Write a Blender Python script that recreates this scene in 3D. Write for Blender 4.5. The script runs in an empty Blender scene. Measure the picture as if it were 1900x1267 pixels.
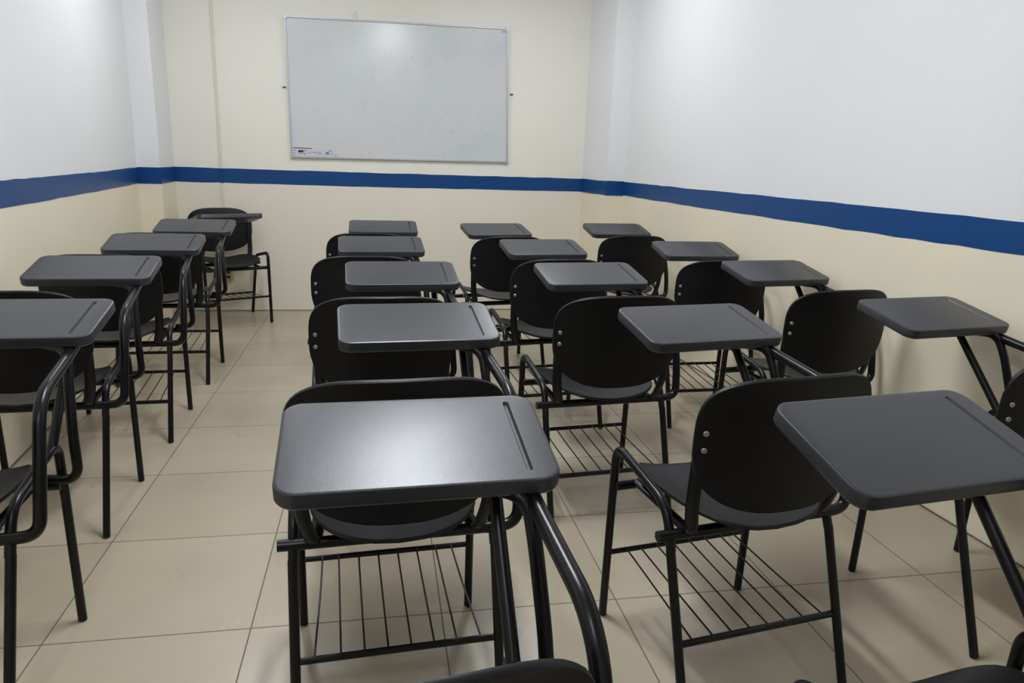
import bpy, bmesh, math, random
from mathutils import Vector, Matrix
random.seed(3)
K = 0.85                      # all layout figures below are in units of 0.85 m
C = bpy.context.scene.collection
sc = bpy.context.scene
PI = math.pi

# ------------------------------------------------------------------ materials
def new_mat(name):
    m = bpy.data.materials.new(name); m.use_nodes = True
    nt = m.node_tree; b = nt.nodes['Principled BSDF']
    return m, nt, b

def N(nt, t, **kw):
    n = nt.nodes.new(t)
    for k, v in kw.items():
        setattr(n, k, v)
    return n

def math_node(nt, op, a, b=None, clamp=False):
    n = nt.nodes.new('ShaderNodeMath'); n.operation = op; n.use_clamp = clamp
    for i, v in enumerate((a, b)):
        if v is None: continue
        if isinstance(v, (int, float)): n.inputs[i].default_value = v
        else: nt.links.new(v, n.inputs[i])
    return n.outputs[0]

def mix(nt, fac, a, b):
    n = nt.nodes.new('ShaderNodeMix'); n.data_type = 'RGBA'
    for sock, v in ((n.inputs[0], fac), (n.inputs[6], a), (n.inputs[7], b)):
        if isinstance(v, (int, float)): sock.default_value = v
        elif isinstance(v, tuple): sock.default_value = (*v, 1)
        else: nt.links.new(v, sock)
    return n.outputs[2]

def noise(nt, vec, scale, detail=3, rough=.5):
    n = nt.nodes.new('ShaderNodeTexNoise'); n.inputs['Scale'].default_value = scale
    n.inputs['Detail'].default_value = detail; n.inputs['Roughness'].default_value = rough
    if vec is not None: nt.links.new(vec, n.inputs['Vector'])
    return n.outputs['Fac']

def ramp(nt, fac, p0, p1):
    n = nt.nodes.new('ShaderNodeMapRange'); n.clamp = True
    n.inputs['From Min'].default_value = p0; n.inputs['From Max'].default_value = p1
    nt.links.new(fac, n.inputs['Value'])
    return n.outputs[0]

def bump(nt, b, h, strength, dist=.002):
    n = nt.nodes.new('ShaderNodeBump'); n.inputs['Strength'].default_value = strength
    n.inputs['Distance'].default_value = dist
    nt.links.new(h, n.inputs['Height']); nt.links.new(n.outputs[0], b.inputs['Normal'])

def plain(name, col, rough, metal=0.0, spec=.5, bscale=0, bstr=0, var=0.0):
    m, nt, b = new_mat(name)
    b.inputs['Roughness'].default_value = rough
    b.inputs['Metallic'].default_value = metal
    b.inputs['Specular IOR Level'].default_value = spec
    b.inputs['Base Color'].default_value = (*col, 1)
    tc = N(nt, 'ShaderNodeTexCoord')
    if var:
        f = noise(nt, tc.outputs['Object'], 9, 4)
        nt.links.new(mix(nt, f, tuple(c*(1-var) for c in col), tuple(min(1, c*(1+var)) for c in col)), b.inputs['Base Color'])
    if bscale:
        bump(nt, b, noise(nt, tc.outputs['Object'], bscale, 2), bstr, .0006)
    return m

CREAM_LOW = (.83, .755, .59)
def wall_mat(name, upper, lower):
    m, nt, b = new_mat(name)
    g = N(nt, 'ShaderNodeNewGeometry'); s = N(nt, 'ShaderNodeSeparateXYZ')
    nt.links.new(g.outputs['Position'], s.inputs[0])
    low = math_node(nt, 'LESS_THAN', s.outputs[2], 1.23*K)
    big = ramp(nt, noise(nt, g.outputs['Position'], 1.3, 4, .6), .35, .7)
    up = mix(nt, math_node(nt, 'MULTIPLY', big, .5), upper, tuple(c*.955 for c in upper))
    lo = mix(nt, math_node(nt, 'MULTIPLY', big, .6), lower, (lower[0]*.97, lower[1]*.95, lower[2]*.93))
    col = mix(nt, low, up, lo)
    # scuffs and scratches, mostly on the lower part
    sp = ramp(nt, noise(nt, g.outputs['Position'], 7.0, 6, .72), .735, .80)
    sp = math_node(nt, 'MULTIPLY', sp, math_node(nt, 'ADD', math_node(nt, 'MULTIPLY', low, .30), .06))
    col = mix(nt, sp, col, (.22, .20, .16))
    nt.links.new(col, b.inputs['Base Color'])
    b.inputs['Roughness'].default_value = .52
    b.inputs['Specular IOR Level'].default_value = .35
    bump(nt, b, noise(nt, g.outputs['Position'], 38, 4), .16, .002)
    return m

def floor_mat():
    m, nt, b = new_mat('beige_ceramic_tile')
    g = N(nt, 'ShaderNodeNewGeometry'); s = N(nt, 'ShaderNodeSeparateXYZ')
    nt.links.new(g.outputs['Position'], s.inputs[0])
    S = .6*K
    def line(o, off):
        f = math_node(nt, 'FRACT', math_node(nt, 'DIVIDE', math_node(nt, 'SUBTRACT', o, off*K - 40*S), S))
        f = math_node(nt, 'ABSOLUTE', math_node(nt, 'SUBTRACT', f, .5))
        return math_node(nt, 'GREATER_THAN', f, .5 - .0019/S)
    grout = math_node(nt, 'MAXIMUM', line(s.outputs[0], -1.0149), line(s.outputs[1], 2.0757))
    # one tone per tile
    cx = math_node(nt, 'FLOOR', math_node(nt, 'DIVIDE', math_node(nt, 'SUBTRACT', s.outputs[0], -1.0149*K - 40*S), S))
    cy = math_node(nt, 'FLOOR', math_node(nt, 'DIVIDE', math_node(nt, 'SUBTRACT', s.outputs[1], 2.0757*K - 40*S), S))
    cb = N(nt, 'ShaderNodeCombineXYZ'); nt.links.new(cx, cb.inputs[0]); nt.links.new(cy, cb.inputs[1])
    wn = N(nt, 'ShaderNodeTexWhiteNoise'); nt.links.new(cb.outputs[0], wn.inputs['Vector'])
    base = mix(nt, wn.outputs['Value'], (.42, .36, .26), (.46, .40, .295))
    marb = ramp(nt, noise(nt, g.outputs['Position'], 3.2, 6, .62), .42, .66)
    base = mix(nt, math_node(nt, 'MULTIPLY', marb, .45), base, (.42, .33, .25))
    dirt = ramp(nt, noise(nt, g.outputs['Position'], 5.5, 8, .75), .58, .86)
    base = mix(nt, math_node(nt, 'MULTIPLY', dirt, .28), base, (.25, .20, .14))
    col = mix(nt, math_node(nt, 'MULTIPLY', grout, .85), base, (.10, .075, .05))
    nt.links.new(col, b.inputs['Base Color'])
    r = math_node(nt, 'ADD', math_node(nt, 'MULTIPLY', noise(nt, g.outputs['Position'], 4, 5), .16), .22)
    r = math_node(nt, 'MAXIMUM', r, math_node(nt, 'MULTIPLY', grout, .8))
    nt.links.new(r, b.inputs['Roughness'])
    b.inputs['Specular IOR Level'].default_value = .5
    bump(nt, b, math_node(nt, 'SUBTRACT', 1.0, grout), .35, .001)
    return m

def board_mat():
    m, nt, b = new_mat('whiteboard_enamel')
    tc = N(nt, 'ShaderNodeTexCoord'); mp = N(nt, 'ShaderNodeMapping')
    nt.links.new(tc.outputs['Object'], mp.inputs[0])
    o = mp.outputs[0]
    base = (.66, .66, .665)
    # half-wiped marker ink: a smear field times patches where writing was
    patch = ramp(nt, noise(nt, o, 2.3, 3), .46, .60)
    ink = ramp(nt, noise(nt, o, 13, 6, .7), .50, .72)
    col = mix(nt, math_node(nt, 'MULTIPLY', math_node(nt, 'ADD', math_node(nt, 'MULTIPLY', ink, .45), .30), patch), base, (.56, .68, .665))
    patch2 = ramp(nt, noise(nt, o, 3.1, 2), .54, .66)
    col = mix(nt, math_node(nt, 'MULTIPLY', patch2, .28), col, (.54, .58, .68))
    dots = ramp(nt, noise(nt, o, 24, 3, .6), .62, .70)
    col = mix(nt, math_node(nt, 'MULTIPLY', dots, .22), col, (.42, .46, .46))
    nt.links.new(col, b.inputs['Base Color'])
    b.inputs['Roughness'].default_value = .22
    b.inputs['Specular IOR Level'].default_value = .55
    return m

M = dict(
    white_wall=wall_mat('white_paint_over_cream', (.82, .82, .825), CREAM_LOW),
    cream_wall=wall_mat('cream_paint', (.86, .835, .745), (.82, .765, .645)),
    rear_wall=wall_mat('rear_wall_paint', (.80, .80, .80), CREAM_LOW),
    blue=plain('blue_stripe_paint', (.006, .058, .205), .34, spec=.3, bscale=40, bstr=.15, var=.06),
    ceiling=plain('ceiling_paint', (.82, .82, .81), .8, bscale=60, bstr=.1, var=.02),
    floor=floor_mat(),
    skirt=plain('wall_base_grout', (.16, .13, .09), .8, var=.2),
    board=board_mat(),
    alu=plain('brushed_aluminium', (.50, .50, .52), .5, metal=.7, var=.04),
    sticker=plain('sticker_paper', (.62, .62, .68), .5, var=.04),
    ink=plain('printed_black_ink', (.02, .02, .025), .5, var=.05),
    ink_grey=plain('printed_grey_ink', (.22, .23, .27), .5, var=.1),
    ink_green=plain('printed_green_ink', (.16, .27, .25), .5, var=.1),
    shell=plain('black_moulded_plastic', (.004, .004, .0046), .46, spec=.28, bscale=420, bstr=.25, var=.12),
    seat=plain('black_seat_plastic', (.010, .010, .0115), .44, spec=.40, bscale=420, bstr=.25, var=.12),
    top=plain('charcoal_tablet_plastic', (.030, .032, .037), .36, spec=.58, bscale=500, bstr=.22, var=.10),
    steel=plain('black_painted_steel', (.0032, .0032, .0045), .30, spec=.34, bscale=300, bstr=.06, var=.15),
    screw=plain('zinc_screw', (.42, .42, .41), .4, metal=.8, var=.05),
    cream_plastic=plain('cream_painted_plastic', (.72, .68, .58), .45, var=.03),
    outlet=plain('ivory_outlet_plastic', (.50, .44, .28), .45, var=.05),
    dark=plain('dark_slot', (.05, .045, .03), .6, var=.1),
    white=plain('white_plastic', (.85, .85, .84), .4, var=.02),
)

def lamp_mat(name, strength, col):
    m, nt, b = new_mat(name)
    b.inputs['Base Color'].default_value = (.9, .9, .9, 1)
    b.inputs['Emission Color'].default_value = (*col, 1)
    b.inputs['Emission Strength'].default_value = strength
    return m

# ------------------------------------------------------------------ mesh building
class MB:
    def __init__(s): s.v = []; s.f = []
    def add(s, vs, fs):
        o = len(s.v); s.v += [tuple(p) for p in vs]; s.f += [tuple(i+o for i in f) for f in fs]; return s
    def box(s, lo, hi):
        x0, y0, z0 = lo; x1, y1, z1 = hi
        vs = [(x0,y0,z0),(x1,y0,z0),(x1,y1,z0),(x0,y1,z0),(x0,y0,z1),(x1,y0,z1),(x1,y1,z1),(x0,y1,z1)]
        return s.add(vs, [(0,3,2,1),(4,5,6,7),(0,1,5,4),(1,2,6,5),(2,3,7,6),(3,0,4,7)])
    def rings(s, rings, cap0=True, cap1=True):
        n = len(rings[0]); vs = [p for r in rings for p in r]; fs = []
        for k in range(len(rings)-1):
            for i in range(n):
                j = (i+1) % n
                fs.append((k*n+i, k*n+j, (k+1)*n+j, (k+1)*n+i))
        if cap0: fs.append(tuple(range(n-1, -1, -1)))
        if cap1: fs.append(tuple((len(rings)-1)*n+i for i in range(n)))
        return s.add(vs, fs)
    def tube(s, pts, r, seg=12, r2=None, flat=None, round_end=False):
        """round or oval tube swept along pts; flat = the direction of the radius r, r2 the other one"""
        P = [Vector(p) for p in pts]
        T = []
        for i in range(len(P)):
            a = P[max(i-1, 0)]; b = P[min(i+1, len(P)-1)]
            T.append((b-a).normalized())
        u = Vector(flat) if flat else (Vector((1,0,0)) if abs(T[0].x) < .8 else Vector((0,1,0)))
        rings = []
        for p, t in zip(P, T):
            u = (u - t*u.dot(t)).normalized(); w = t.cross(u)
            rr2 = r2 or r
            rings.append([p + u*(math.cos(2*PI*k/seg)*r) + w*(math.sin(2*PI*k/seg)*rr2) for k in range(seg)])
        if round_end:
            for end, idx in ((0, 0), (1, len(P)-1)):
                c = P[idx]; t = T[idx] * (1 if end else -1)
                base = rings[0] if not end else rings[-1]
                cap = [c + t*(r*.55) + (q-c)*.62 for q in base]
                mid = [c + t*(r*.32) + (q-c)*.9 for q in base]
                if end: rings += [mid, cap]
                else: rings = [cap, mid] + rings
        return s.rings(rings)
    def build(s, name, mat, parent=None, smooth=35, scale=K):
        me = bpy.data.meshes.new(name)
        me.from_pydata([tuple(c*scale for c in p) for p in s.v], [], s.f)
        bm = bmesh.new(); bm.from_mesh(me)
        bmesh.ops.recalc_face_normals(bm, faces=bm.faces); bm.to_mesh(me); bm.free()
        if smooth:
            me.shade_smooth(); me.set_sharp_from_angle(angle=math.radians(smooth))
        me.materials.append(mat)
        o = bpy.data.objects.new(name, me); C.objects.link(o)
        if parent: o.parent = parent
        return o

def fillet(pts, r, n=7):
    """polyline with its corners rounded; r one radius or one per inner corner"""
    P = [Vector(p) for p in pts]; out = [P[0]]
    for i in range(1, len(P)-1):
        rr = r[i-1] if isinstance(r, (list, tuple)) else r
        a = P[i-1]-P[i]; b = P[i+1]-P[i]
        d = min(rr, a.length*.49, b.length*.49)
        s, e = P[i]+a.normalized()*d, P[i]+b.normalized()*d
        for k in range(n+1):
            t = k/n
            out.append(s*(1-t)**2 + P[i]*2*t*(1-t) + e*t*t)
    out.append(P[-1])
    return out

def rrect(x0, x1, y0, y1, r, n=8):
    out = []
    for cx, cy, a0 in ((x1-r, y0+r, -PI/2), (x1-r, y1-r, 0), (x0+r, y1-r, PI/2), (x0+r, y0+r, PI)):
        for k in range(n+1):
            a = a0 + PI/2*k/n
            out.append((cx+r*math.cos(a), cy+r*math.sin(a)))
    return out

def tag(o, label=None, cat=None, group=None, kind=None):
    if label: o['label'] = label
    if cat: o['category'] = cat
    if group: o['group'] = group
    if kind: o['kind'] = kind
    return o

def empty(name, loc, rz=0):
    o = bpy.data.objects.new(name, None); C.objects.link(o)
    o.empty_display_size = .1
    o.location = [c*K for c in loc]; o.rotation_euler = (0, 0, rz)
    return o

def copy_tree(o, parent=None):
    c = o.copy(); C.objects.link(c)
    if parent: c.parent = parent
    for ch in list(o.children):
        copy_tree(ch, c)
    return c

# ------------------------------------------------------------------ the room
L0, L1 = (-1.2457, -2.0), (-1.95, 6.5)        # left wall line (foot)
R0, R1 = (2.628, -2.0), (2.208, 6.45)       # right wall line
YB, ZC, YR = 6.94, 3.22, -2.0
CL, CR0, CR1 = -1.775, 2.045, 1.945         # corner columns
T = .12
def slab(name, a, b, mat, z0=0, z1=ZC, out=1):
    """upright wall of thickness T behind the foot line a-b"""
    a = Vector((*a, 0)); b = Vector((*b, 0)); d = (b-a).normalized(); n = Vector((d.y, -d.x, 0))*T*out
    m = MB(); q = [a, b, b+n, a+n]
    m.add([(p.x, p.y, z) for z in (z0, z1) for p in q], [(0,3,2,1),(4,5,6,7),(0,1,5,4),(1,2,6,5),(2,3,7,6),(3,0,4,7)])
    o = m.build(name, mat, smooth=0)
    return tag(o, kind='structure')

ext = lambda a, b, y: (a[0]+(b[0]-a[0])*(y-a[1])/(b[1]-a[1]), y)
slab('wall_left', L0, ext(L0, L1, YB+.1), M['white_wall'], out=-1)['label'] = 'left wall, white above a blue stripe and cream below'
slab('wall_right', R0, ext(R0, R1, YB+.1), M['white_wall'])['label'] = 'right wall, white above a blue stripe and cream below'
slab('wall_back', (-2.15, YB), (2.4, YB), M['cream_wall'], out=-1)['label'] = 'cream wall behind the whiteboard'
slab('wall_front', (-1.5, YR), (2.9, YR), M['rear_wall'])['label'] = 'wall behind the viewer'
def column(name, poly, mat, label):
    m = MB(); n = len(poly)
    m.add([(x, y, z) for z in (0, ZC) for x, y in poly], [tuple(range(n-1, -1, -1)), tuple(range(n, 2*n))] + [(i, (i+1) % n, n+(i+1) % n, n+i) for i in range(n)])
    return tag(m.build(name, mat, smooth=0), label, kind='structure')
column('wall_left_pillar', [ext(L0, L1, 6.5), (CL, 6.5), (CL, YB+.02), (ext(L0, L1, YB)[0]-.02, YB+.02), (ext(L0, L1, 6.5)[0]-.02, 6.5)], M['white_wall'], 'shallow corner pillar between left wall and back wall')
column('wall_right_pillar', [(CR0, 6.45), ext(R0, R1, 6.45), (ext(R0, R1, YB)[0]+.05, 6.5), (ext(R0, R1, YB)[0]+.05, YB+.02), (CR1, YB+.02)], M['white_wall'], 'shallow corner pillar between right wall and back wall')
fl = MB().box((-2.3, YR-.2, -.1), (2.95, YB+.3, 0)).build('floor', M['floor'], smooth=0); tag(fl, 'beige ceramic tile floor with thin dark joints', kind='structure')
ce = MB().box((-2.3, YR-.2, ZC), (2.95, YB+.3, ZC+.1)).build('ceiling', M['ceiling'], smooth=0); tag(ce, 'plain white ceiling', kind='structure')

# blue stripe painted all the way round: (x, y, z bottom, z top) along the wall feet
def stripe(name, pts, normal_side, label):
    m = MB(); P = []
    # resample so that the hand-cut edge can waver slightly
    for (a, b) in zip(pts[:-1], pts[1:]):
        L = math.dist(a[:2], b[:2]); n = max(1, int(L/.12))
        for k in range(n): P.append(tuple(a[i]+(b[i]-a[i])*k/n for i in range(4)))
    P.append(pts[-1])
    rnd = random.Random(len(name)+len(pts))
    e = .0016
    vs = []; fs = []
    for i, p in enumerate(P):
        a = Vector(P[max(i-1, 0)][:2]); b = Vector(P[min(i+1, len(P)-1)][:2]); d = (b-a).normalized()
        n = Vector((d.y, -d.x))*normal_side
        j0, j1 = rnd.uniform(-.0022, .0022), rnd.uniform(-.0022, .0022)
        f = Vector(p[:2])+n*e
        r = Vector(p[:2])-n*.004
        vs += [(f.x, f.y, p[2]+j0), (f.x, f.y, p[3]+j1), (r.x, r.y, p[3]+j1), (r.x, r.y, p[2]+j0)]
    for i in range(len(P)-1):
        o = 4*i
        for k in range(4): fs.append((o+k, o+(k+1) % 4, o+4+(k+1) % 4, o+4+k))
    fs += [(0, 1, 2, 3), (4*len(P)-1, 4*len(P)-2, 4*len(P)-3, 4*len(P)-4)]
    m.add(vs, fs)
    return tag(m.build(name, M['blue'], smooth=30), label, kind='structure')
lw = lambda y: ext(L0, L1, y)
rw = lambda y: ext(R0, R1, y)
stripe('trim_1', [(*lw(-1.995), 1.162, 1.287), (*lw(3.7), 1.162, 1.287), (*lw(5.5), 1.162, 1.286), (*lw(6.5), 1.166, 1.296)], 1, 'blue stripe along the left wall')
stripe('trim_2', [(lw(6.5)[0], 6.5, 1.166, 1.296), (CL, 6.5, 1.168, 1.298)], 1, 'blue stripe on the front of the left corner pillar')
stripe('trim_3', [(CL, 6.5, 1.168, 1.298), (CL, YB, 1.174, 1.301)], 1, 'blue stripe on the side of the left corner pillar')
stripe('trim_4', [(CL, YB, 1.172, 1.299), (0, YB, 1.168, 1.296), (CR1, YB, 1.176, 1.300)], 1, 'blue stripe along the back wall under the whiteboard')
stripe('trim_5', [(CR1, YB, 1.176, 1.300), (CR0, 6.45, 1.168, 1.297)], 1, 'blue stripe on the side of the right corner pillar')
stripe('trim_6', [(CR0, 6.45, 1.168, 1.297), (*rw(6.45), 1.168, 1.297)], 1, 'blue stripe on the front of the right corner pillar')
stripe('trim_7', [(*rw(6.45), 1.172, 1.294), (*rw(5), 1.167, 1.293), (*rw(3.5), 1.167, 1.296), (*rw(2.4), 1.170, 1.294), (*rw(-1.995), 1.172, 1.294)], 1, 'blue stripe along the right wall')
# dark joint where the walls meet the floor
def joint(name, a, b, side, label):
    a = Vector((*a, 0)); b = Vector((*b, 0)); d = (b-a).normalized(); n = Vector((d.y, -d.x, 0))*side
    m = MB(); q = [a-n*.01, b-n*.01, b+n*.006, a+n*.006]
    m.add([(p.x, p.y, z) for z in (-.004, .006) for p in q], [(0,3,2,1),(4,5,6,7),(0,1,5,4),(1,2,6,5),(2,3,7,6),(3,0,4,7)])
    return tag(m.build(name, M['skirt'], smooth=0), label, kind='structure')
joint('baseboard_back', (CL, YB), (CR1, YB), 1, 'dark joint at the foot of the back wall')
joint('baseboard_right', R0, R1, -1, 'dark joint at the foot of the right wall')
joint('baseboard_left', L0, L1, 1, 'dark joint at the foot of the left wall')

# ------------------------------------------------------------------ ceiling lights (above the picture), some added as fill
def ceiling_light(x, y, ln, w, strength, label, col=(1, .985, .95)):
    r = empty('ceiling_light', (x, y, ZC-.05))
    tag(r, label, 'light', 'ceiling lights')
    MB().box((-w/2-.02, -ln/2-.02, .01), (w/2+.02, ln/2+.02, .05)).build('housing', M['white'], r, smooth=0)
    m = MB(); n = 10; rings = []
    for s in (-1, 1):
        rings.append([(w/2*math.cos(PI+PI*k/n), s*ln/2, .01+.035*math.sin(PI+PI*k/n)) for k in range(n+1)])
    m.rings(rings)
    m.build('diffuser', lamp_mat('lamp_glow', strength, col), r, smooth=40)
    return r
COOL = (.955, 1, 1.06)
ceiling_light(.17, 2.62, 1.1, .17, 108, 'white ceiling lamp over the middle of the room', COOL)
ceiling_light(-.95, 5.25, .6, .22, 48, 'added unseen fill lamp over the front left of the room', COOL)  # added fill that brightens the back wall, set aside to avoid tablet glare
ceiling_light(1.20, 5.25, .6, .22, 48, 'added unseen fill lamp over the front right of the room', COOL)  # second added fill for the back wall, evens out the first
ceiling_light(-.35, -.60, 1.2, .30, 20, 'added unseen fill lamp behind the viewer', COOL)  # added fill for the floor and walls near the viewer

# ------------------------------------------------------------------ whiteboard and wall fittings
WB = empty('whiteboard', (.2, YB, 1.41))
tag(WB, 'large whiteboard in a thin aluminium frame hung above the blue stripe', 'whiteboard')
# corner offsets from the root, slightly out of square like the hung board
bl, br, tr, tl = (-.978, 0.000), (1.003, .016), (.976, 1.205), (-.992, 1.187)
def board_prism(q, y0, y1):
    return MB().add([(x, y, z) for y in (y0, y1) for x, z in q], [(0,1,2,3),(7,6,5,4),(0,4,5,1),(1,5,6,2),(2,6,7,3),(3,7,4,0)])
inset = .014
def lerp2(a, b, t): return (a[0]+(b[0]-a[0])*t, a[1]+(b[1]-a[1])*t)
inq = [(bl[0]+inset, bl[1]+inset), (br[0]-inset, br[1]+inset), (tr[0]-inset, tr[1]-inset), (tl[0]+inset, tl[1]-inset)]
board_prism(inq, -.016, -.003).build('writing_surface', M['board'], WB, smooth=0)
fr = empty('frame', (0, 0, 0)); fr.parent = WB
Q = [bl, br, tr, tl]
for i in range(4):
    a, b = Q[i], Q[(i+1) % 4]; c, d = inq[(i+1) % 4], inq[i]
    board_prism([a, b, c, d], -.026, -.001).build('frame_rail', M['alu'], fr, smooth=0)
for q in Q:
    sx = 1 if q[0] < 0 else -1; sz = 1 if q[1] < .5 else -1
    MB().box((min(q[0]-.004*sx, q[0]+.026*sx), -.029, min(q[1]-.004*sz, q[1]+.026*sz)), (max(q[0]-.004*sx, q[0]+.026*sx), -.002, max(q[1]-.004*sz, q[1]+.026*sz))).build('corner_cap', M['alu'], fr, smooth=0)
# printed sticker at the lower left, maker's tab at the upper right
st = board_prism([(-.962, .016), (-.575, .020), (-.600, .078), (-.640, .096), (-.964, .094)][:4], -.0175, -.0155)
st = MB(); poly = [(-.960, .018), (-.575, .021), (-.598, .075), (-.636, .094), (-.962, .092)]
n5 = len(poly)
st.add([(x, y, z) for y in (-.0180, -.0155) for x, z in poly], [tuple(range(n5)), tuple(range(2*n5-1, n5-1, -1))] + [(i, n5+i, n5+(i+1) % n5, (i+1) % n5) for i in range(n5)])
sto = st.build('sticker', M['sticker'], WB, smooth=0)
def print_bar(x0, z0, x1, z1, mat):
    MB().box((x0, -.0186, z0), (x1, -.0178, z1)).build('printed_mark', mat, sto, smooth=0)
print_bar(-.958, .082, -.795, .089, M['ink'])
print_bar(-.915, .048, -.868, .068, M['ink'])
print_bar(-.865, .060, -.842, .068, M['ink_grey'])
print_bar(-.952, .058, -.935, .066, M['ink_grey'])
print_bar(-.955, .036, -.940, .043, M['ink_grey'])
print_bar(-.915, .034, -.880, .039, M['ink_grey'])
print_bar(-.868, .030, -.850, .042, M['ink_grey'])
print_bar(-.830, .047, -.800, .051, M['ink_grey'])
print_bar(-.790, .050, -.752, .056, M['ink_grey'])
print_bar(-.745, .052, -.712, .056, M['ink_grey'])
print_bar(-.745, .038, -.705, .043, M['ink_grey'])
print_bar(-.676, .036, -.645, .060, M['ink_green'])
print_bar(-.650, .066, -.622, .074, M['ink_grey'])
print_bar(-.640, .042, -.605, .048, M['ink_grey'])
print_bar(-.592, .024, -.580, .036, M['ink_grey'])
tb = MB().box((.905, -.0185, 1.163), (.960, -.0155, 1.180)).build('maker_label', M['sticker'], WB, smooth=0)
MB().box((.915, -.0192, 1.168), (.952, -.0183, 1.174)).build('printed_mark', M['ink_grey'], tb, smooth=0)

# hanger above the board: bolt, plate and a white cord loop
hk = empty('wall_hanger', (-.187, YB, 2.655)); tag(hk, 'small pale screw hanger above the top edge of the whiteboard', 'hanger')
MB().rings([[(.020*math.cos(a), y, .022*math.sin(a)+.014) for a in [2*PI*k/14 for k in range(14)]] for y in (0, -.005)]).build('plate', M['white'], hk)
MB().rings([[(.008*math.cos(a), y, .009*math.sin(a)+.010) for a in [2*PI*k/10 for k in range(10)]] for y in (-.004, -.012)]).build('screw', M['alu'], hk)
MB().tube(fillet([(0, -.012, .01), (0, -.016, -.015), (0, -.014, -.05)], .01), .007, 10).build('hook', M['white'], hk)
def wall_clip(x, z, label):
    r = empty('wall_clip', (x, YB, z)); tag(r, label, 'clip')
    MB().tube([(-.014, -.010, 0), (.014, -.010, 0)], .006, 10).build('pin', M['dark'], r)
    MB().box((.006, -.012, -.012), (.020, 0, .012)).build('base', M['white'], r, smooth=0)
wall_clip(1.222, 2.045, 'small dark metal clip on the wall at the right edge of the whiteboard')
wall_clip(-.812, 2.010, 'small dark metal clip on the wall at the left edge of the whiteboard')

# cable raceway down to the socket
rc = empty('cable_raceway', (-1.385, YB, .40)); tag(rc, 'thin vertical painted cable raceway left of the whiteboard', 'raceway')
def race(z0, z1, mat, nm):
    MB().rings([[(x, y, z) for x, y in ((-.012, .001), (-.012, -.010), (-.009, -.014), (.009, -.014), (.012, -.010), (.012, .001))] for z in (z0-.40, z1-.40)]).build(nm, mat, rc, smooth=0)
race(.40, 1.168, M['cream_plastic'], 'lower_cover'); race(1.168, 1.297, M['blue'], 'painted_band'); race(1.297, ZC-.005, M['cream_plastic'], 'upper_cover')
oc = empty('wall_outlet', (-1.378, YB, .345)); tag(oc, 'ivory wall socket low on the back wall behind the corner chair', 'outlet')
MB().rings([[(x, y, z) for x, z in rrect(-.036+i, .036-i, -.052+i, .052-i, .008, 4)] for y, i in ((0, 0), (-.020, 0), (-.024, .004))]).build('cover', M['outlet'], oc)
for z in (-.022, .022):
    MB().rings([[(x, y, zz+z) for x, zz in rrect(-.016, .016, -.013, .013, .006, 4)] for y in (-.0235, -.027)]).build('socket', M['dark'], oc)

# ------------------------------------------------------------------ the tablet-arm chair
TX, TY, TZ, TW, TD, TILT = .114, .171, .946, .250, .146, .213

def polar_shell(out_fn, pos_fn, thick, nr=9, na=56):
    """dished sheet: rings from the middle to an outline; pos_fn(p, q) gives a point and its normal"""
    m = MB()
    def ring(r, side):
        res = []
        for k in range(na):
            a = 2*PI*k/na
            p, q = out_fn(a)
            P, nn = pos_fn(p*r, q*r, r)
            res.append(P + nn*(thick/2*side))
        return res
    rs = [.04] + [((i+1)/nr)**.85 for i in range(nr)]
    front = [ring(r, 1) for r in rs]
    back = [ring(r, -1) for r in rs]
    lip = []
    for k in range(na):
        a = 2*PI*k/na; p, q = out_fn(a)
        P, nn = pos_fn(p*1.012, q*1.012, 1.0)
        lip.append(P)
    m.rings(front + [lip] + back[::-1])
    return m

def sgnpow(c, e): return math.copysign(abs(c)**e, c)

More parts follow.
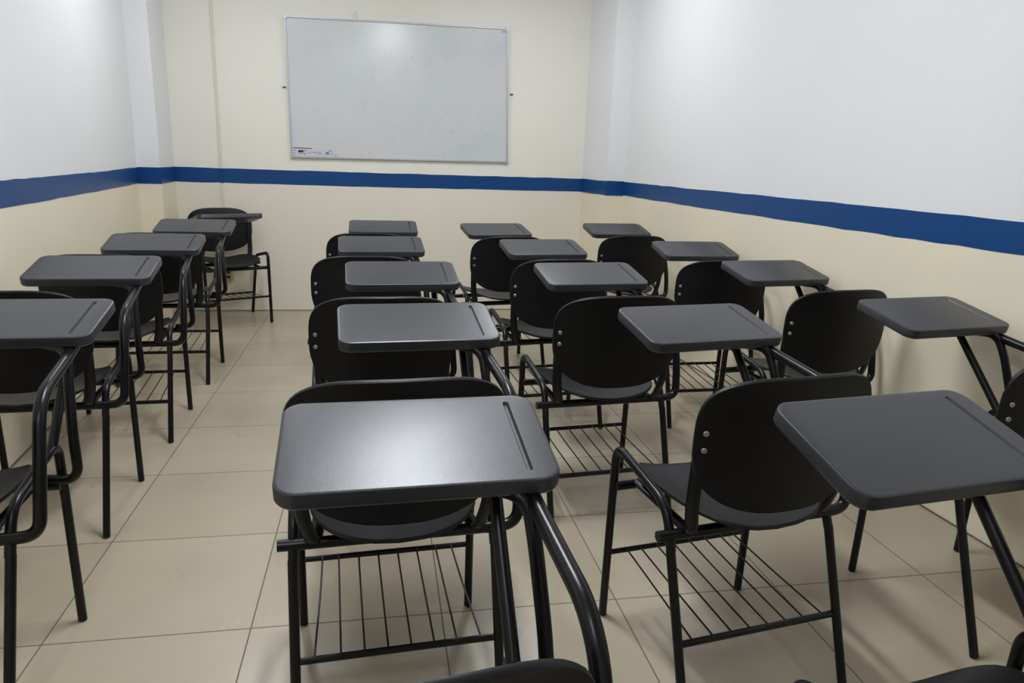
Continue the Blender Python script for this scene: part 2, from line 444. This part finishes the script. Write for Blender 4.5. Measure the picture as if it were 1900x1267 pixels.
def make_chair():
    root = empty('tablet_arm_chair', (0, 0, 0))
    # --- seat
    def so(a):
        n = 3.6
        return (.228*sgnpow(math.cos(a), 2/n), .232*sgnpow(math.sin(a), 2/n))
    def sp(p, q, r):
        def z(p, q):
            t = q/.232
            side = (abs(p)/.228)**2
            return .513 + .046*side*(1-.35*max(0, t)) + .020*t*abs(t)*(t > 0) - .030*max(0, t-.72)**2/.0784 + .012*max(0, -t)**3
        e = 1e-3
        zx = (z(p+e, q)-z(p-e, q))/(2*e); zy = (z(p, q+e)-z(p, q-e))/(2*e)
        nn = Vector((-zx, -zy, 1)).normalized()
        narrow = 1 - .10*max(0, -q/.232)
        return Vector((p*narrow, q-.222, z(p, q))), nn
    polar_shell(so, sp, .012).build('seat', M['seat'], root, smooth=60)
    # --- backrest
    def bo(a):
        c, s_ = math.cos(a), math.sin(a)
        if s_ >= 0: n, b = 3.5, .170
        else: n, b = 2.6, .206
        return (.270*sgnpow(c, 2/n), b*sgnpow(s_, 2/n))
    def bp(p, q, r):
        def y(p, q):
            z = .790+q
            return -.474 - .018*(z-.584)/.37 + .056*(p/.27)**2 - .012*max(0, (z-.90)/.06)**2
        e = 1e-3
        yx = (y(p+e, q)-y(p-e, q))/(2*e); yz = (y(p, q+e)-y(p, q-e))/(2*e)
        nn = Vector((-yx, 1, -yz)).normalized()
        return Vector((p, y(p, q), .790+q)), nn
    bk = polar_shell(bo, bp, .013).build('backrest', M['shell'], root, smooth=60)
    for s in (-1,):
        for z in (.812, .766):
            P, nn = bp(.246*s, z-.790, 1)
            nn = -nn; c = P + nn*.006
            u = nn.cross(Vector((0, 0, 1))).normalized(); w = nn.cross(u)
            m = MB()
            m.rings([[c + nn*h + u*(rr*math.cos(2*PI*k/14)) + w*(rr*math.sin(2*PI*k/14)) for k in range(14)] for h, rr in ((-.002, .0080), (.002, .0080), (.0040, .006), (.0040, .0036), (.0005, .0032))])
            m.build('screw', M['screw'], bk)
    # --- back uprights
    for s in (-1, 1):
        m = MB()
        m.tube(fillet([(.205*s, -.30, .488), (.212*s, -.375, .492), (.236*s, -.398, .58), (.246*s, -.428, .845)], [.05, .08]), .019, 14, r2=.0095, flat=(1, 0, 0))
        m.build('back_support', M['steel'], root)
    # --- seat frame
    m = MB()
    m.tube([(-.268, -.036, .482), (.268, -.036, .482)], .0145, 12)
    m.tube([(-.302, -.352, .484), (.268, -.352, .484)], .0155, 12)
    for s in (-1, 1):
        m.tube([(.197*s, -.030, .488), (.205*s, -.355, .488)], .016, 12, r2=.010, flat=(1, 0, 0))
    m.build('seat_frame', M['steel'], root)
    # --- side frames: front leg, loop over the seat side, rear leg
    for s in (-1, 1):
        x = .265*s
        loop = fillet([(x, -.010, .440), (x*.998, -.016, .612), (x*.985, -.318, .556), (x*.995, -.365, .440)], [.055, .075], 9)
        # meet the legs
        MB().tube(loop, .0135, 12).build('side_loop', M['steel'], root)
        MB().tube([(x, 0, .004), (x, -.010, .445)], .0132, 12, round_end=False).build('leg', M['steel'], root)
        MB().tube([(x, -.506, .004), (x, -.363, .445)], .0132, 12).build('leg', M['steel'], root)
    # --- book rack: two rails and eight wires
    rk = empty('book_rack', (0, 0, 0)); rk.parent = root
    MB().tube([(-.262, -.006, .234), (.262, -.006, .234)], .0088, 10).build('rail', M['steel'], rk)
    MB().tube([(-.262, -.438, .200), (.262, -.438, .200)], .0098, 10).build('rail', M['steel'], rk)
    for k in range(8):
        x = -.212+.0606*k
        bend = .012 if k == 0 else (-.010 if k == 7 else 0)
        MB().tube(fillet([(x+bend, -.004, .241), (x+bend*.6, -.18, .225), (x-bend*.5, -.440, .206)], .08), .0029, 6).build('wire', M['steel'], rk)
    # --- tablet
    ct, stn = math.cos(TILT), math.sin(TILT)
    def tp(a, b, h): return Vector((TX+a, TY+b*ct-h*stn, TZ+b*stn+h*ct))
    th = .036
    prof = [(.010, -th), (.003, -th+.002), (0, -th+.007), (0, -.0045), (.0012, -.0016), (.0035, -.0003), (.007, 0)]
    rings = []
    for ins, h in prof:
        rings.append([tp(a, b, h) for a, b in rrect(-TW+ins, TW-ins, -TD+ins, TD-ins, .040-ins, 8)])
    m = MB(); m.rings(rings, cap0=True, cap1=False)
    bm = bmesh.new()
    vs = [bm.verts.new(v) for v in m.v]
    for f in m.f: bm.faces.new([vs[i] for i in f])
    n = len(rings[0]); outer = vs[-n:]
    # pencil groove: a slot with rounded ends sunk into the top
    def slot(ins, h):
        gx, gy0, gy1, w = .193, -.112, .112, .0062
        pts = []
        for k in range(9):
            a = PI*k/8; pts.append((gx+(w-ins)*math.cos(a), gy1+(w-ins)*math.sin(a)))
        for k in range(9):
            a = PI+PI*k/8; pts.append((gx+(w-ins)*math.cos(a), gy0+(w-ins)*math.sin(a)))
        return [bm.verts.new(tp(a, b, h)) for a, b in pts]
    s0 = slot(0, 0); s1 = slot(.0035, -.006); k0 = len(s0)
    for i in range(k0):
        j = (i+1) % k0
        bm.faces.new([s0[i], s0[j], s1[j], s1[i]])
    bm.faces.new(s1)
    bm.edges.index_update()
    ed = []
    for L in (outer, s0):
        for i in range(len(L)):
            e = bm.edges.get((L[i], L[(i+1) % len(L)]))
            ed.append(e or bm.edges.new((L[i], L[(i+1) % len(L)])))
    bmesh.ops.triangle_fill(bm, edges=ed, use_beauty=True, normal=tp(0, 0, 1)-tp(0, 0, 0))
    bmesh.ops.recalc_face_normals(bm, faces=bm.faces)
    for v in bm.verts: v.co *= K
    me = bpy.data.meshes.new('writing_tablet'); bm.to_mesh(me); bm.free()
    me.shade_smooth(); me.set_sharp_from_angle(angle=math.radians(28)); me.materials.append(M['top'])
    tb = bpy.data.objects.new('writing_tablet', me); C.objects.link(tb); tb.parent = root
    # --- tubes that carry the tablet
    MB().tube(fillet([(.300, .200, .905), (.312, .020, .866), (.331, -.255, .824), (.338, -.322, .640), (.332, -.350, .487), (.240, -.352, .484)], [.05, .085, .06, .085], 9), .0162, 14).build('tablet_arm', M['steel'], root)
    MB().tube(fillet([(.215, .078, .888), (.300, .040, .880), (.308, .002, .800), (.320, -.045, .650), (.328, -.060, .508), (.235, -.036, .502)], [.05, .03, .05, .085], 9), .0140, 14).build('tablet_post', M['steel'], root)
    MB().tube([(.262, .215, .914), (.263, -.058, .596)], .0138, 12).build('tablet_brace', M['steel'], root)
    return root

CAM_H = 1.45939
poses = [
 # key, x, y, turn (deg), label, group
 ('B1', -.044, 1.094, 2.2, 'nearest black tablet-arm chair left of centre, bright lamp glare on its big tablet', 1),
 ('B2', .012, 2.090, 3.6, 'black tablet-arm chair left of centre, backrest half hidden behind the glaring tablet', 1),
 ('B3', -.011, 3.097, 2.7, 'black tablet-arm chair third from the viewer in the file left of centre', 1),
 ('B4', -.099, 4.190, 2.8, 'black tablet-arm chair fourth from the viewer in the file left of centre', 1),
 ('B5', -.085, 5.308, 1.0, 'farthest black tablet-arm chair of the file left of centre, below the whiteboard', 1),
 ('C1', .965, 1.00, 7.0, 'black tablet-arm chair at the lower right corner, only backrest top and big tablet showing', 1),
 ('C2', .977, 2.038, 8.3, 'black tablet-arm chair in right foreground with whole back and wire book rack showing', 1),
 ('C3', .892, 3.102, 5.4, 'black tablet-arm chair third from the viewer in the file right of centre', 1),
 ('C4', .894, 4.130, 6.5, 'black tablet-arm chair fourth from the viewer in the file right of centre', 1),
 ('C5', .785, 5.216, 10.1, 'farthest black tablet-arm chair of the file right of centre', 1),
 ('D2', 1.995, 2.173, 8.6, 'black tablet-arm chair by the right wall, cut by the right edge of the photo', 1),
 ('D3', 1.940, 3.237, 7.3, 'black tablet-arm chair second from the viewer along the right wall', 1),
 ('D4', 1.872, 4.136, 1.0, 'black tablet-arm chair third from the viewer along the right wall', 1),
 ('D5', 1.780, 5.407, 4.2, 'farthest black tablet-arm chair along the right wall, beside the right corner pillar', 1),
 ('A1', -1.205, 2.180, 1.5, 'black tablet-arm chair by the left wall, cut by the left edge of the photo', 1),
 ('A2', -1.335, 3.208, 2.7, 'black tablet-arm chair second from the viewer along the left wall', 1),
 ('A3', -1.351, 4.161, 2.8, 'black tablet-arm chair third from the viewer along the left wall', 1),
 ('A4', -1.367, 5.146, 1.2, 'farthest forward-facing black tablet-arm chair along the left wall, just before the corner chair', 1),
 ('A5', -1.180, 6.310, 207, 'black tablet-arm chair in the back left corner turned round to face the room', 0),
]
proto = make_chair()
for i, (key, x, y, a, label, g) in enumerate(poses):
    o = proto if i == 0 else copy_tree(proto)
    o.location = (x*K, y*K, 0); o.rotation_euler = (0, 0, math.radians(a))
    if key in ('A1', 'A2', 'D2'):           # these have no rack under the seat
        for ch in list(o.children):
            if ch.name.startswith('book_rack'):
                for g2 in list(ch.children): bpy.data.objects.remove(g2)
                bpy.data.objects.remove(ch)
    if key == 'C1':                         # its tablet is bent up a little more than the others
        for ch in o.children:
            if ch.name.startswith('writing_tablet'):
                d = .08; piv = Vector((0, TY, TZ))*K
                ch.matrix_local = Matrix.Translation(piv) @ Matrix.Rotation(d, 4, 'X') @ Matrix.Translation(-piv)
    tag(o, label, 'chair', 'tablet-arm chairs facing the whiteboard' if g else 'chair turned to face the room')

# ------------------------------------------------------------------ camera
f, p, yw, r = 1330.7728, .248431814, .186271109, .0341099465
cy, sy, cp, sp_, cr, sr = math.cos(yw), math.sin(yw), math.cos(p), math.sin(p), math.cos(r), math.sin(r)
fwd = Vector((sy*cp, cy*cp, -sp_)); right = Vector((cy, -sy, 0)); up = right.cross(fwd)
rt = cr*right + sr*up; u2 = -sr*right + cr*up
cam = bpy.data.cameras.new('camera'); cam.sensor_width = 36; cam.lens = 36*f/1900; cam.clip_start = .02
co = bpy.data.objects.new('camera', cam); C.objects.link(co)
mw = Matrix(((rt.x, u2.x, -fwd.x, 0), (rt.y, u2.y, -fwd.y, 0), (rt.z, u2.z, -fwd.z, CAM_H*K), (0, 0, 0, 1)))
co.matrix_world = mw
sc.camera = co

# ------------------------------------------------------------------ world and view
w = bpy.data.worlds.new('world'); sc.world = w; w.use_nodes = True
w.node_tree.nodes['Background'].inputs[0].default_value = (.9, .95, 1, 1)
w.node_tree.nodes['Background'].inputs[1].default_value = .05
vs = sc.view_settings
vs.view_transform = 'Standard'; vs.look = 'None'; vs.gamma = 1; vs.use_curve_mapping = False
vs.exposure = -0.06
